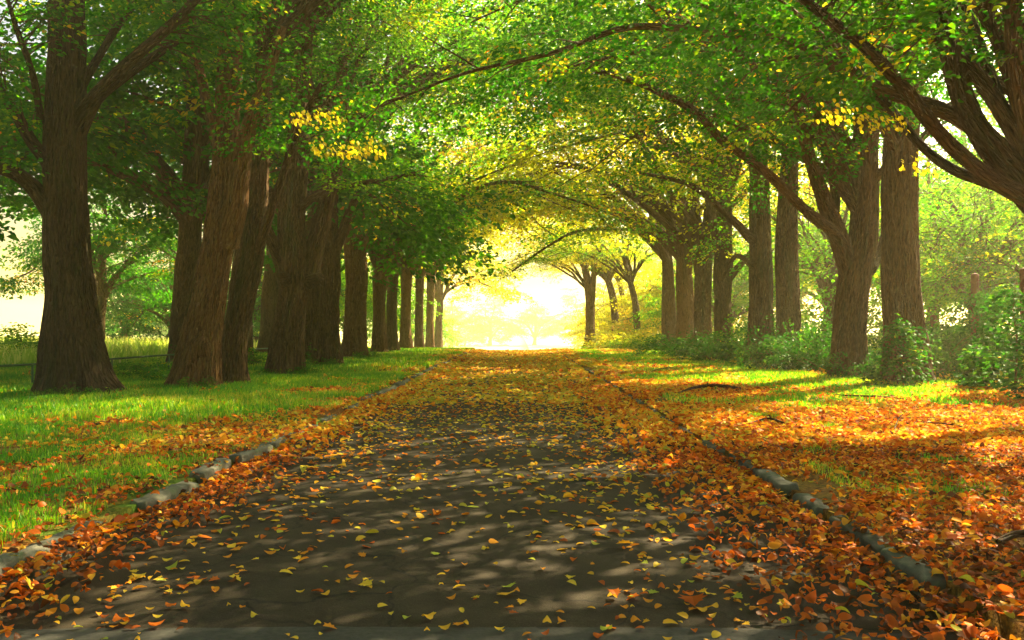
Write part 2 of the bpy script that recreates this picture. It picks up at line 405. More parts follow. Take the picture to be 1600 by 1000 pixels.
# tilted stone jutting above the left edge further up
# ------------------------------------------------------------------ leaf litter
def cover(x, y):
    """wanted leaves per square metre"""
    n = fbm(x*.9, y*.55, 0, 61); g = fbm(x*.7, y*.5, 0, 71)
    on = (x > XL) & (x < XR)
    xc = (x + .31) / 2.43
    road = 11 + 30*np.clip(n - .35, 0, 1) + np.clip((y - 6)/12, 0, 1)*62
    edge = np.exp(-(x - XL)/.30)*400 + np.exp(-(XR - x)/.5)*380
    vr = np.where(x > XR, 250*np.clip(1.25 - 1.2*grassy(x, y), .12, 1), 115*np.clip(1.1 - 1.15*grassy(x, y), .16, 1))
    band = ((x > XL - .15) & (x < XL + .03)) | ((x < XR + .16) & (x > XR - .04))
    return np.where(on, road + edge, vr) * np.where(band, np.where(x > 0, .35, .15) + .9*(fbm(x*0, y*.6, 0, 44) > .5), 1)
def grassy(x, y):
    """where grass grows through the leaves, 0..1"""
    n = fbm(x*.55 + 11, y*.38, 0, 81, 3); f = fbm(x*2.2, y*1.6, 0, 91, 2)
    lft = np.clip((n + .5*(f - .5) - .455 + np.clip((-x - 3.4)/8, -.1, .5)*.75 + np.clip((y-14)/30, 0, .08))*4, 0, 1)
    rgt = np.clip((n + .5*(f - .5) - .54 + np.clip((y - 16)/8, 0, .2)*(x > 3.0) * (y < 60))*6, 0, 1)
    return np.where(x < 0, lft, rgt)
def scatter(x0, x1, y0, y1, dens_max, f):
    n = int((x1-x0)*(y1-y0)*dens_max)
    x = rng.uniform(x0, x1, n); y = rng.uniform(y0, y1, n)
    k = rng.uniform(0, dens_max, n) < f(x, y)
    return x[k], y[k]
def litter(name, x, y, size, kind, tilt, label, lift=.0, tone_shift=0., cv=.45):
    n = len(x)
    th = rng.uniform(0, 2*np.pi, n)
    N = norm(np.stack([rng.normal(0, 1, n)*tilt, rng.normal(0, 1, n)*tilt, np.ones(n)], -1))
    A = np.stack([np.cos(th), np.sin(th), 0*th], -1); A = A - N*(A*N).sum(-1, keepdims=True)
    S = size*np.clip(np.exp(rng.normal(-.05, .33, n)), .35, 1.7)
    C = np.stack([x, y, surf(x, y) + .006 + rng.random(n)*lift], -1) - norm(A)*S[:, None]*.5
    yel = fbm(x*.4, y*.4, 0, 95)
    tone = np.clip(rng.normal(.46, .24, n) + (yel - .5)*.5 + tone_shift, 0, .97)
    tone = np.where(rng.random(n) < .01, 1.0, tone)
    me = leaf_mesh(name, C, A, N, S, tone, m_fall, kind, fold=rng.normal(.12, .2, n), curl=rng.normal(.15, cv, n))
    return link(name, me, kind='stuff', label=label)
# dense litter, by distance; yellower tone further off stands in for sunlight
def masked(f, cond): return lambda x, y: np.where(cond(x, y), f(x, y), 0)
offroad = lambda x, y: (x < XL + .55) | (x > XR - 1.0)
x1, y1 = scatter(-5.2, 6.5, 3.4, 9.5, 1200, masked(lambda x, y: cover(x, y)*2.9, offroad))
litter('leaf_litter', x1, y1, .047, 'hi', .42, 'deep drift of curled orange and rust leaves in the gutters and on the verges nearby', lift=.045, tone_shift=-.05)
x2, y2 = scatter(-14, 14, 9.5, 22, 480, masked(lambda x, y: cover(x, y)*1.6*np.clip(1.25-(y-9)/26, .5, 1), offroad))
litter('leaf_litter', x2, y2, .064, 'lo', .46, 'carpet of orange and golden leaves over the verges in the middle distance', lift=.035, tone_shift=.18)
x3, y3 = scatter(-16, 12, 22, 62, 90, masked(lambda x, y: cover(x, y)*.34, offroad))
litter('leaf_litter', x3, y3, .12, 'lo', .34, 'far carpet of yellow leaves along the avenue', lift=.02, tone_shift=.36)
# loose leaves on the asphalt: the 300 nearest are things of their own
onroad = lambda x, y: ~offroad(x, y)
xr, yr = scatter(-2.6, 2.1, 3.9, 60, 150, masked(lambda x, y: np.minimum(cover(x, y), 95)*np.where(y < 9, 1.9, 1.5), onroad))
o_ = np.argsort(yr); xr, yr = xr[o_], yr[o_]
NI = 285
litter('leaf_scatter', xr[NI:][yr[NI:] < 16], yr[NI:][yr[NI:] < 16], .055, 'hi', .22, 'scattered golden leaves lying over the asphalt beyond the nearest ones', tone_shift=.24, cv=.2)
litter('leaf_scatter', xr[yr >= 16], yr[yr >= 16], .095, 'lo', .25, 'thick scatter of yellow leaves on the far road', tone_shift=.38)  # yellow tone shift brightens the far road as sunlight would
COLS = [('rust brown', .12), ('orange', .42), ('golden orange', .62), ('pale gold', .78), ('yellow', .88), ('greenish yellow', 1.0), ('red orange', .3)]
LM = {}
for ci, (cn, tv) in enumerate(COLS):
    for kd in range(3):
        kind = 'maple' if kd == 2 else 'hi'
        C = np.array([[-.5, 0, .004]]); A = np.array([[1., 0, 0]]); N = np.array([[0, 0, 1.]])
        me = leaf_mesh('fallen_leaf', C, A, N, np.array([1.]), np.array([tv]), m_fall, kind, fold=np.array([[.2], [-.3], [.12]][kd]), curl=np.array([[.12], [-.22], [.06]][kd]))
        LM[(ci, kd)] = me
lr = random.Random(11)
for i in range(min(NI, len(xr))):
    x, y = float(xr[i]), float(yr[i])
    ci = lr.choices(range(7), [1, 3, 5, 6, 5, 1.2, 1.2])[0]; kd = lr.choices([0, 1, 2], [5, 3, 2])[0]
    shp = ['curled', 'arched', 'lobed'][kd]
    side = 'left part' if x < -1.1 else ('right part' if x > .6 else 'middle')
    dist = 'nearest stretch' if y < 5.2 else ('second stretch' if y < 6.6 else 'third stretch')
    o = link('fallen_leaf', LM[(ci, kd)], loc=(x, y, float(roadz(x, y)) + (.012 if kd != 1 else .026)), cat='leaf', group='loose fallen leaves on the near asphalt',
             label=f'{shp} {COLS[ci][0]} leaf on bare asphalt, {side} of the {dist} of road')
    s = lr.choice([lr.uniform(.022, .045), lr.uniform(.035, .075)]) * (1.15 if kd == 2 else 1); o.scale = (s, s*lr.uniform(.8, 1.15), s)
    o.rotation_euler = (lr.gauss(0, .14), lr.gauss(0, .14), lr.uniform(0, 6.28))
SPEC = [(50, 926, 4, 2, .11, 'bright yellow leaf standing on orange drift below the left kerb', .8), (350, 816, 5, 0, .09, 'small green leaf on dark asphalt beside the left leaf drift', .1),
        (188, 975, 1, 1, .10, 'orange curled leaf alone on asphalt at the lower left', .3), (1346, 922, 5, 0, .13, 'large yellow-green leaf resting on the right leaf drift', .5),
        (1082, 946, 6, 2, .12, 'red and orange lobed leaf on asphalt at lower right', .1), (975, 855, 3, 2, .11, 'clump-forming pale gold leaf in a sun streak right of centre', .3),
        (20, 905, 4, 0, .09, 'yellow oval leaf beside the end of the short left kerb stone', .3)]
for px, py, ci, kd, s, lab, tl in SPEC:
    d = F*CH/(py-CY); 
    for _ in range(8):
        x = (px-CX)/F*d; z = float(surf(x, d)); d = F*(CH-z)/(py-CY)
    x = (px-CX)/F*d
    o = link('fallen_leaf', LM[(ci, kd)], loc=(x, d, float(surf(x, d)) + .03), cat='leaf', group='loose fallen leaves on the near asphalt', label=lab)
    o.scale = (s, s, s); o.rotation_euler = (tl, .1, lr.uniform(0, 6))

# ------------------------------------------------------------------ grass
def grass(name, x, y, h, label, wide=.006, bend=.5, mat=None, tone=None):
    n = len(x); h = h*rng.uniform(.5, 1.25, n)
    th = rng.uniform(0, 2*np.pi, n); lean = rng.uniform(.1, bend, n)*h; lt = rng.uniform(0, 2*np.pi, n)
    z = surf(x, y) - .01; w = wide*rng.uniform(.6, 1.4, n)
    b = np.stack([x, y, z], -1); sd = np.stack([np.cos(th), np.sin(th), 0*th], -1)*w[:, None]
    ld = np.stack([np.cos(lt), np.sin(lt), 0*lt], -1)*lean[:, None]
    up = np.array([0, 0, 1.])
    m1 = b + ld*.3 + up*h[:, None]*.55; tp = b + ld + up*(h*.95)[:, None]
    V = np.stack([b-sd, b+sd, m1+sd*.8, m1-sd*.8, tp], 1)
    q = np.array([[0, 1, 2], [0, 2, 3], [3, 2, 4]])[None] + (np.arange(n)*5)[:, None, None]
    t = np.clip(rng.normal(.58, .2, n) + (fbm(x*.8, y*.8, 0, 33)-.5)*.8, 0, 1) if tone is None else np.clip(tone, 0, 1)
    return link(name, mesh_np(name, V.reshape(-1, 3), q.reshape(-1, 3), mat or m_grass, tone=np.repeat(t, 5), smooth=True), kind='stuff', label=label)
def gd(x, y): return 1500*np.clip(grassy(x, y)*1.1-.05, 0, 1)*((x < XL-.18) | (x > XR+.5))
gx, gy = scatter(-9, -2.9, 4.5, 12, 1500, gd)
grass('grass', gx, gy, .075, 'short bright grass tufts on the left verge near the kerb', .004)
gx, gy = scatter(2.6, 9, 4.5, 14, 900, lambda x, y: gd(x, y)*.6)
grass('grass', gx, gy, .07, 'thin dark green grass between the leaves on the right verge', .004)
gx, gy = scatter(-16, -2.9, 12, 26, 700, lambda x, y: gd(x, y)*.47)
grass('grass', gx, gy, .11, 'bright green grass around the left row of trunks', .008)
gx, gy = scatter(-16, -2.9, 26, 60, 200, lambda x, y: gd(x, y)*.14)
grass('grass', gx, gy, .14, 'far sunlit grass on the left verge', .018)
gx, gy = scatter(2.6, 12, 14, 55, 260, lambda x, y: gd(x, y)*.2)
grass('grass', gx, gy, .10, 'patch of green grass on the right verge further off', .012)
# meadow beyond the railing
gx, gy = scatter(-70, -13.5, 27, 105, 22, lambda x, y: 22*np.clip(1.3-(y-18)/90, .2, 1)*(fbm(x*.15, y*.15, 0, 14) > .34))
grass('meadow_grass', gx, gy, .6, 'tall pale sunlit meadow grass beyond the low railing', .03, .6, m_straw, tone=rng.normal(.6, .25, len(gx)) - .5*(fbm(gx*.2, gy*.2, 0, 15) > .6))

# ------------------------------------------------------------------ crown kits
def spray_leaves(pos, dirs, n_leaf, size, r, spread=(1.0, .62), droop=.35, tonebase=None):
    """pos (k,3), dirs (k,3): flattened, layered sprays of leaves at branch tips"""
    k = len(pos)
    A = norm(dirs * np.array([1, 1, .35])); up = norm(np.stack([r.normal(0, .22, k), r.normal(0, .22, k), np.ones(k)], -1))
    B = norm(np.cross(up, A)); U = np.cross(A, B)
    u = r.uniform(-.35, 1, (k, n_leaf)); v = r.uniform(-1, 1, (k, n_leaf))*np.sqrt(np.clip(1 - (u-.3)**2/.55, .05, 1))
    rad2 = u**2 + v**2
    sc = r.uniform(.7, 1.25, k)[:, None]
    C = pos[:, None, :] + (A[:, None, :]*(u*spread[0]*sc)[..., None] + B[:, None, :]*(v*spread[1]*sc)[..., None]
        + U[:, None, :]*(r.normal(0, .06, (k, n_leaf)) - rad2*droop*sc*.5)[..., None])
    la = norm(A[:, None, :]*.8 + B[:, None, :]*(np.sign(v)*.8)[..., None] + r.normal(0, .35, (k, n_leaf, 3)) - np.array([0, 0, .35]))
    nn = norm(U[:, None, :] + r.normal(0, .38, (k, n_leaf, 3)))
    s = size*r.uniform(.65, 1.25, (k, n_leaf))
    tb = (r.normal(.38, .14, k) if tonebase is None else tonebase)
    tone = np.clip(tb[:, None] + r.normal(0, .09, (k, n_leaf)), 0, 1)
    return C.reshape(-1, 3), la.reshape(-1, 3), nn.reshape(-1, 3), s.ravel(), tone.ravel()

def make_kit(seed, leafn=30, size=.105, arch=True, nlimb=8, reach=8.0, yellow=.10, gaps=.16):
    r = np.random.default_rng(seed); rr = random.Random(seed)
    limbs, pos, dirs, tones = [], [], [], []
    # azimuth (0 = towards the road), reach, rise
    if arch:
        spec = [(-.5, reach*1.12, 3.3), (-.08, reach*1.28, 3.2), (.45, reach*1.15, 3.6), (-1.2, reach*.75, 3.4), (1.2, reach*.75, 3.6),
                (.2, reach*.7, 6.2), (.1, reach*1.0, 4.9), (-.4, reach*.45, 7.4), (2.2, reach*.6, 2.9), (-2.3, reach*.6, 3.4), (3.0, reach*.35, 6.0)]
    else:
        spec = [(2*math.pi*i/7 + r.normal(0, .2), reach*rr.uniform(.6, .8), rr.uniform(1.4, 4.0)) for i in range(7)] + [(1, reach*.2, 6.5), (4, reach*.3, 5.2)]
    for (az, rc, rise) in spec:
        az += r.normal(0, .15); rc *= rr.uniform(.9, 1.1); rise *= rr.uniform(.9, 1.1)
        T = Tubes(); n = 9; pts = []
        for i in range(n):
            t = i/(n-1)
            out = rc*(t**1.1); zz = rise*math.sin(min(t*1.35, 1)*math.pi/2) - 1.5*max(t-.6, 0)/.4
            a2 = az + .18*math.sin(t*3+seed)
            pts.append((math.cos(a2)*out + r.normal(0, .12*(i > 0)), math.sin(a2)*out + r.normal(0, .12*(i > 0)), zz - .25*(i == 0) + r.normal(0, .06*(i > 0))))
        r0 = .15*rr.uniform(.8, 1.15)
        rad = [r0*(1-.9*(i/(n-1))**.8) for i in range(n)]
        p, TT, rd = T.add(pts, rad, 10, .3, seed=seed)
        m = len(p); nsub = 11
        for j in range(nsub):
            t = .26 + .74*(j+.5*rr.random())/nsub; i = min(int(t*m), m-1)
            d0 = TT[i]; side = 1 if j % 2 else -1
            ln = (1.4 + 2.2*(1-t))*rr.uniform(.8, 1.25)
            lat = norm(np.cross(d0, [0, 0, 1.]))*side
            d = norm(d0*.75 + lat*rr.uniform(.6, 1.0) + np.array([0, 0, rr.uniform(-.12, .42)]))
            q = [p[i]]
            for s_ in range(4):
                d = norm(d + r.normal(0, .12, 3) + np.array([0, 0, -.07])); q.append(q[-1] + d*ln/4)
            T.add(q, [max(.02, rd[i]*.5)*(1-.85*a/4) for a in range(5)], 5, .35, seed=seed+j)
            yb = rr.random() < yellow
            if rr.random() < gaps: continue
            for a in range(6):
                f = .25 + .75*a/5*1.05; k = min(int(f*4), 3); pp = q[k] + (q[k+1]-q[k])*(f*4-k)
                lat2 = norm(np.cross(d, [0, 0, 1.]))*(1 if a % 2 else -1)
                pos.append(pp + lat2*rr.uniform(.1, .5) + np.array([0, 0, r.normal(0, .18)])); dirs.append(norm(d*.8 + lat2*.7))
                tones.append(rr.uniform(.66, .93) if (yb and rr.random() < .8) else rr.gauss(.36, .13))
        limbs.append(T)
    C, A, N, S, t = spray_leaves(np.array(pos), np.array(dirs), leafn, size, r, tonebase=np.array(tones))
    return [T.mesh('branch', m_bark) for T in limbs], leaf_mesh('crown', C, A, N, S, t, m_leaf, 'lo', fold=r.uniform(.05, .3, len(C)), curl=r.uniform(-.1, .4, len(C)))

KITS = [make_kit(s, 32) for s in (11, 23, 37, 41)]
MID = [make_kit(s, 32, .11, gaps=.18) for s in (14, 31)]
FAR = [make_kit(s, 15, .15, gaps=.2) for s in (17,)]
THIN = [make_kit(s, 25, .13, gaps=.13) for s in (12, 29)]
BG = [make_kit(s, 40, .15, arch=False, reach=6.5) for s in (53, 67)]
BGT = [make_kit(s, 22, .14, arch=False, reach=6.0) for s in (71, 73)]

def slot(o, mat):
    if mat is not None:
        o.material_slots[0].link = 'OBJECT'; o.material_slots[0].material = mat

def tree(name, base, path, rad, label, fork=None, side=0, kit=None, ks=1.0, group=None, leafm=None, extra=(), seg=96, step=.07, ridge=.035, flare=.6, seed=1, rot=None, cat='tree', skip=(), barkm=None, zs=1.0):
    """path/rad: the trunk in world space; fork: where the crown's limbs leave it"""
    base = Vector(base)
    root = bpy.data.objects.new(name, None); COL.objects.link(root); root.location = base
    root['label'] = label; root['category'] = cat
    if group: root['group'] = group
    T = Tubes(); T.add([Vector(p) - base for p in path], rad, seg, step, ridge, flare, seed)
    link('trunk', T.mesh('trunk', barkm or m_bark), root)
    for (pp, rr_) in extra:
        E = Tubes(); E.add([Vector(p) - base for p in pp], rr_, 20 if rr_[0] > .1 else 8, .12, ridge*.45 if rr_[0] > .08 else 0, 0, seed+3)
        link('branch', E.mesh('branch', barkm or m_bark), root)
        if kit is not None and len(pp) > 3:
            q = np.array([tuple(Vector(p) - base) for p in pp]); r_ = np.random.default_rng(seed*31+len(pp)); ps, ds = [], []; W = Tubes()
            for k in range(int(len(q)*7)):
                f = (.45 + .58*k/(len(q)*7))*(len(q)-1); i = min(int(f), len(q)-2); c = q[i] + (q[i+1]-q[i])*(f-i); d = norm(q[i+1]-q[i])
                l = norm(np.cross(d, [0, 0, 1.]))*(1 if k % 2 else -1); v = norm(d*.6 + l + np.array([0, 0, r_.normal(.1, .3)])); L = r_.uniform(.4, 1.5)
                if k % 2 == 0: W.add([c, c + v*L*.5, c + v*L - np.array([0, 0, .1*L])], [.018, .012, .004], 4, .4)
                ps += [c + v*L*.6, c + v*L]; ds += [v, v]
            C, A, N, S, t = spray_leaves(np.array(ps), np.array(ds), 18, .10, r_, spread=(.7, .45), tonebase=np.clip(r_.normal(.42, .2, len(ps)), 0, .95))
            link('twigs', W.mesh('twigs', m_bark), root)
            o = link('leaf_sprays', leaf_mesh('leaf_sprays', C, A, N, S, t, m_leaf, 'lo', fold=r_.uniform(.05, .3, len(C)), curl=r_.uniform(-.1, .4, len(C))), root); slot(o, leafm)
    if kit is not None:
        br, cr = kit
        f = Vector(fork) - base
        ang = (0 if side < 0 else math.pi) + (random.Random(seed*7).uniform(-.25, .25)) if rot is None else rot
        for i, me in enumerate(br):
            if i in skip: continue
            o = link('branch', me, root, loc=f); o.rotation_euler = (0, 0, ang); o.scale = (ks, ks, ks*zs)
        o = link('crown', cr, root, loc=f); o.rotation_euler = (0, 0, ang); o.scale = (ks, ks, ks*zs); slot(o, leafm)
    return root

def G(px, d):
    x = (px-CX)/F*d; return Vector((x, d, float(surf(x, d)) - .08))

def pixtrunk(d, pts):          # pts: (px, py, width_px) from above the base upwards, all near depth d
    return [P(a, b, d) for a, b, w in pts], [w*.9/2/F*d for a, b, w in pts]

GL, GR = 'old trees in the row left of the road', 'old trees in the row right of the road'
def row_tree(px, d, pts, label, side, kit, extra=(), fork=None, seed=1, **kw):
    pp, rr_ = pixtrunk(d, pts)
    if side < 0 and d > 24: rr_ = [v*.92 for v in rr_]
    b = G(px, d)
    path = [b] + pp; rad = [rr_[0]*1.08] + rr_
    fk = fork if fork is not None else pp[-2]
    if kw.get('ks') == .7: pass
    elif d > 50: kit = FAR[0]
    elif d > (28 if side > 0 else 34): kit = THIN[seed % 2]
    elif d > (20 if side > 0 else 24): kit = MID[seed % 2]
    if d > 34: kw.setdefault('ks', 1.32 if d < 56 else 1.1)
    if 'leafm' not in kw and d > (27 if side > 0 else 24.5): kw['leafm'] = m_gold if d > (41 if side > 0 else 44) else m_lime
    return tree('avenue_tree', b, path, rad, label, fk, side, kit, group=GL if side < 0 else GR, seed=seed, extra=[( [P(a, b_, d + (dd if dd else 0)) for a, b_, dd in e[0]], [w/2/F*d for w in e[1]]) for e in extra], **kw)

K = KITS
# left row -------------------------------------------------
row_tree(118, 17.7, [(110, 540, 92), (107, 470, 78), (100, 400, 72), (97, 320, 72), (98, 220, 70), (98, 130, 64), (98, 40, 60), (99, -60, 52), (102, -200, 36)],
    'massive dark trunk in front of the low railing, leftmost tree in the photo', -1, K[0], seed=3, barkm=m_bark_d, flare=.62, ks=1.0,
    extra=[([(78, 335, 0), (50, 295, -.3), (20, 270, -.6), (-40, 250, -.9), (-120, 215, -1.3)], [30, 26, 22, 20, 14]),
           ([(95, 330, 0), (75, 260, -.2), (42, 215, -.4), (10, 160, -.6), (-40, 90, -1)], [34, 24, 18, 16, 10]),
           ([(118, 180, 0), (160, 130, -.5), (215, 80, -.9), (262, 38, -1.3), (305, -5, -1.7), (370, -70, -2.4)], [26, 18, 16, 15, 13, 9]),
           ([(118, 205, 0), (150, 150, -.2), (205, 108, .1), (260, 70, .3), (310, 35, .5), (380, 0, .9)], [24, 17, 14, 13, 11, 7]),
           ([(115, 140, 0), (145, 95, .6), (175, 45, 1.1), (205, 5, 1.5), (230, -50, 2)], [20, 13, 12, 11, 8]),
           ([(60, 190, 0), (45, 110, -.7), (20, 40, -1.2), (-5, -40, -1.6)], [14, 10, 8, 6])], skip=(3,))
row_tree(302, 19.6, [(310, 545, 66), (322, 470, 58), (338, 380, 50), (347, 300, 46), (352, 210, 42), (356, 110, 38), (362, 0, 34), (366, -150, 24)],
    'leaning trunk with a knotty burl and sun patches beside the leftmost tree', -1, K[1], seed=8, flare=.4, barkm=m_bark_r,
    extra=[([(352, 380, 0), (368, 320, -.3), (376, 260, -.5), (390, 190, -.6), (418, 110, -.8), (440, 40, -1)], [40, 34, 30, 24, 16, 12]),
           ([(345, 240, 0), (320, 150, .4), (300, 60, .7), (285, -30, 1)], [24, 16, 12, 8]),
           ([(318, 558, .1), (313, 542, -.26), (317, 528, -.22)], [30, 36, 20])])
row_tree(362, 20.9, [(366, 530, 42), (376, 470, 42), (390, 400, 44), (398, 330, 42), (402, 260, 38), (408, 180, 34), (412, 60, 28), (418, -100, 18)],
    'slender straight trunk just behind the leaning burled tree', -1, K[2], seed=5, flare=.35,
    extra=[([(400, 400, 0), (425, 320, -.8), (448, 250, -1.4), (470, 190, -1.9), (500, 130, -2.6)], [18, 12, 10, 9, 6])])
row_tree(444, 25.0, [(450, 530, 60), (456, 470, 54), (460, 415, 60), (455, 350, 52), (462, 260, 46), (468, 160, 40), (475, 40, 30), (480, -100, 20)],
    'thick forked double trunk, fourth of the left row', -1, K[3], seed=12, flare=.35,
    extra=[([(478, 430, 0), (498, 360, .2), (520, 280, .4), (545, 210, .8), (580, 150, 1.2)], [34, 30, 24, 16, 10]),
           ([(440, 410, 0), (425, 380, -.2), (412, 350, -.4)], [26, 20, 16]), ([(482, 440, 0), (499, 434, -.5)], [24, 15]), ([(445, 440, -.2), (440, 432, -.75)], [26, 16]),
           ([(462, 330, 0), (500, 300, -.6), (570, 285, -1.4), (650, 270, -2.4)], [16, 10, 7, 4])])
row_tree(481, 31.5, [(484, 520, 36), (486, 450, 36), (490, 390, 38), (495, 320, 34), (500, 220, 28), (505, 80, 20)],
    'trunk half hidden behind the forked double trunk on the left', -1, K[0], seed=21)
row_tree(514, 30.2, [(514, 525, 34), (515, 470, 34), (516, 420, 38), (510, 370, 44), (516, 300, 30), (524, 220, 26), (530, 80, 18)],
    'pale waisted trunk with flared foot, sixth of the left row', -1, K[1], seed=25, flare=.5,
    extra=[([(505, 400, 0), (490, 340, .2), (478, 280, .3)], [18, 14, 10]), ([(522, 400, 0), (545, 330, -.4), (575, 280, -.9)], [18, 12, 8])])
row_tree(555, 37.5, [(555, 520, 42), (556, 470, 40), (557, 420, 42), (552, 370, 40), (556, 300, 28), (560, 220, 22), (565, 100, 14)],
    'broad reddish trunk in light mist, seventh of the left row', -1, K[2], seed=27, barkm=m_bark_r,
    extra=[([(562, 400, 0), (590, 350, -.8), (640, 320, -2)], [18, 11, 6])])
for i, (px, d, w, kk, lab) in enumerate([
    (592, 44.5, 28, 3, 'reddish trunk with a sunlit edge, eighth of the left row'),
    (612, 49, 22, 0, 'narrow glowing trunk, ninth of the left row'),
    (634, 55, 22, 1, 'orange tinted trunk with a lit right side, tenth of the left row'),
    (655, 61, 18, 2, 'thin hazy trunk, last but one of the left row'),
    (672, 68, 16, 3, 'last trunk of the left row, at the edge of the white glow')]):
    row_tree(px, d, [(px, 515, w*.9), (px, 470, w*.85), (px+1, 430, w), (px+3, 370, w*.7), (px+5, 320, w*.5)], lab, -1, K[kk], seed=31+i, seg=24, step=.15, barkm=m_bark_r if i % 2 == 0 else m_bark, leafm=m_lime if i < 1 else m_gold,
        fork=P(px+1, 512 - (512-425)*1.0, d), extra=[([(px, 435, 0), (px+28, 395, -1), (px+60, 375, -2)], [w*.4, w*.25, 3])])
# right row ------------------------------------------------
row_tree(1740, 13.0, [(1735, 560, 92), (1710, 450, 84), (1665, 365, 76), (1605, 300, 58), (1532, 210, 38), (1502, 150, 34), (1482, 75, 31), (1466, 0, 29), (1450, -100, 26)],
    'huge dark leaning tree at the right edge with heavy limbs crossing the top corner', 1, K[1], seed=51, barkm=m_bark_d, flare=.4, fork=P(1620, 250, 13), skip=(0, 2),
    extra=[([(1620, 318, 0), (1544, 278, -.4), (1469, 212, -.9), (1412, 139, -1.3), (1356, 79, -1.7), (1300, 34, -2.1), (1255, -3, -2.4), (1190, -60, -3)], [32, 24, 20, 17, 15, 14, 12, 8]),
           ([(1590, 300, 0), (1532, 283, .3), (1487, 266, .6), (1442, 232, 1), (1394, 176, 1.3), (1360, 131, 1.6), (1326, 86, 2), (1292, 41, 2.3), (1240, -20, 2.8)], [26, 19, 17, 16, 16, 15, 13, 10, 7]),
           ([(1640, 320, 0), (1600, 244, .4), (1570, 187, .6), (1544, 112, .8), (1525, 56, 1), (1502, 0, 1.2), (1480, -80, 1.5)], [28, 24, 21, 18, 16, 15, 10]),
           ([(1650, 260, 0), (1600, 169, -.4), (1574, 94, -.6), (1547, 30, -.8), (1540, -20, -1)], [20, 14, 12, 11, 8]),
           ([(1700, 150, .5), (1640, 110, .4), (1590, 98, .3), (1560, 90, .2)], [18, 13, 10, 5])])
row_tree(1417, 21.2, [(1414, 540, 66), (1408, 470, 62), (1405, 400, 60), (1406, 320, 58), (1406, 240, 56), (1408, 160, 52), (1405, 60, 42), (1400, -80, 30)],
    'tall straight trunk striped with sunlight, front tree on the right', 1, K[2], seed=55, flare=.38, fork=P(1407, 190, 21.2),
    extra=[([(1405, 250, 0), (1380, 200, -.5), (1340, 150, -1), (1290, 100, -1.6)], [20, 14, 10, 6])])
row_tree(1322, 23.5, [(1324, 540, 52), (1328, 480, 50), (1336, 420, 52), (1346, 370, 50), (1350, 310, 44), (1350, 240, 42), (1352, 160, 36), (1355, 40, 26)],
    'forked trunk behind undergrowth, left of the sun striped trunk', 1, K[3], seed=58, flare=.35, fork=P(1346, 330, 23.5), skip=(1,),
    extra=[([(1326, 425, 0), (1308, 365, -.4), (1290, 320, -.7), (1268, 255, -1), (1250, 190, -1.2), (1235, 120, -1.4)], [34, 28, 24, 18, 15, 9]),
           ([(1320, 400, 0), (1306, 368, -.6), (1259, 330, -1.4), (1200, 272, -2.4), (1130, 220, -3.5), (1080, 170, -4.4), (1000, 130, -5.6), (930, 110, -6.8)], [26, 20, 15, 13, 12, 10, 8, 5]),
           ([(1345, 290, 0), (1330, 240, -.8), (1300, 192, -1.4), (1262, 156, -2), (1195, 112, -3), (1130, 68, -4), (1080, 38, -4.8), (1010, 0, -6)], [22, 18, 15, 13, 12, 10, 8, 5]),
           ([(1300, 350, 0), (1304, 300, .3), (1290, 240, .5), (1275, 180, .8)], [18, 15, 12, 8]),
           ([(1355, 420, 0), (1378, 385, .5), (1392, 340, .9)], [26, 18, 12])])
row_tree(1236, 28.8, [(1232, 520, 40), (1230, 450, 38), (1228, 390, 36), (1230, 300, 32), (1236, 200, 26), (1240, 80, 18)],
    'dark trunk behind bushes, right one of the close pair', 1, K[0], seed=61)
row_tree(1188, 31.8, [(1188, 520, 42), (1188, 450, 40), (1188, 390, 38), (1186, 300, 34), (1182, 200, 26), (1180, 90, 18)],
    'wide straight trunk rising from bushes, left one of the close pair', 1, K[1], seed=64,
    extra=[([(1178, 420, 0), (1150, 400, -1), (1128, 440, -1.4)], [10, 7, 4]), ([(1180, 380, 0), (1140, 340, -1.5), (1080, 290, -3), (1000, 270, -5)], [16, 12, 8, 4])])
row_tree(1132, 38, [(1131, 520, 32), (1129, 470, 30), (1128, 420, 34), (1130, 360, 28), (1136, 300, 20), (1142, 200, 14)],
    'mottled trunk with a bright sun blotch on its right flank', 1, K[2], seed=67,
    extra=[([(1135, 440, 0), (1160, 410, 0), (1185, 380, 0)], [14, 10, 6]), ([(1125, 400, 0), (1112, 340, -.4), (1100, 280, -.8)], [16, 12, 8])])
row_tree(1099, 42.5, [(1098, 510, 30), (1098, 460, 30), (1100, 410, 30), (1108, 350, 24), (1114, 280, 18)],
    'right trunk of the three that stand close together', 1, K[3], seed=70, fork=P(1104, 395, 42.5),
    extra=[([(1094, 430, 0), (1085, 380, -.5), (1072, 330, -1)], [18, 13, 8])])
row_tree(1071, 47, [(1071, 515, 28), (1070, 460, 27), (1068, 410, 26), (1066, 350, 20), (1062, 290, 14)],
    'middle trunk of the three that stand close together', 1, K[0], seed=73, fork=P(1067, 400, 47), barkm=m_bark_r,
    extra=[([(1074, 430, 0), (1084, 370, -.5), (1090, 310, -1)], [12, 9, 6])])
row_tree(1046, 51.5, [(1046, 520, 26), (1044, 460, 23), (1042, 400, 18), (1032, 350, 12), (1020, 300, 8)],
    'left trunk of the three that stand close together, with a long arching branch', 1, K[1], seed=76, fork=P(1042, 400, 51.5), leafm=m_lime,
    extra=[([(1044, 410, 0), (1030, 385, -1), (1000, 362, -2.5), (950, 358, -5), (900, 362, -7), (860, 382, -9), (800, 424, -11)], [14, 8, 5, 4, 3.5, 3, 2])])
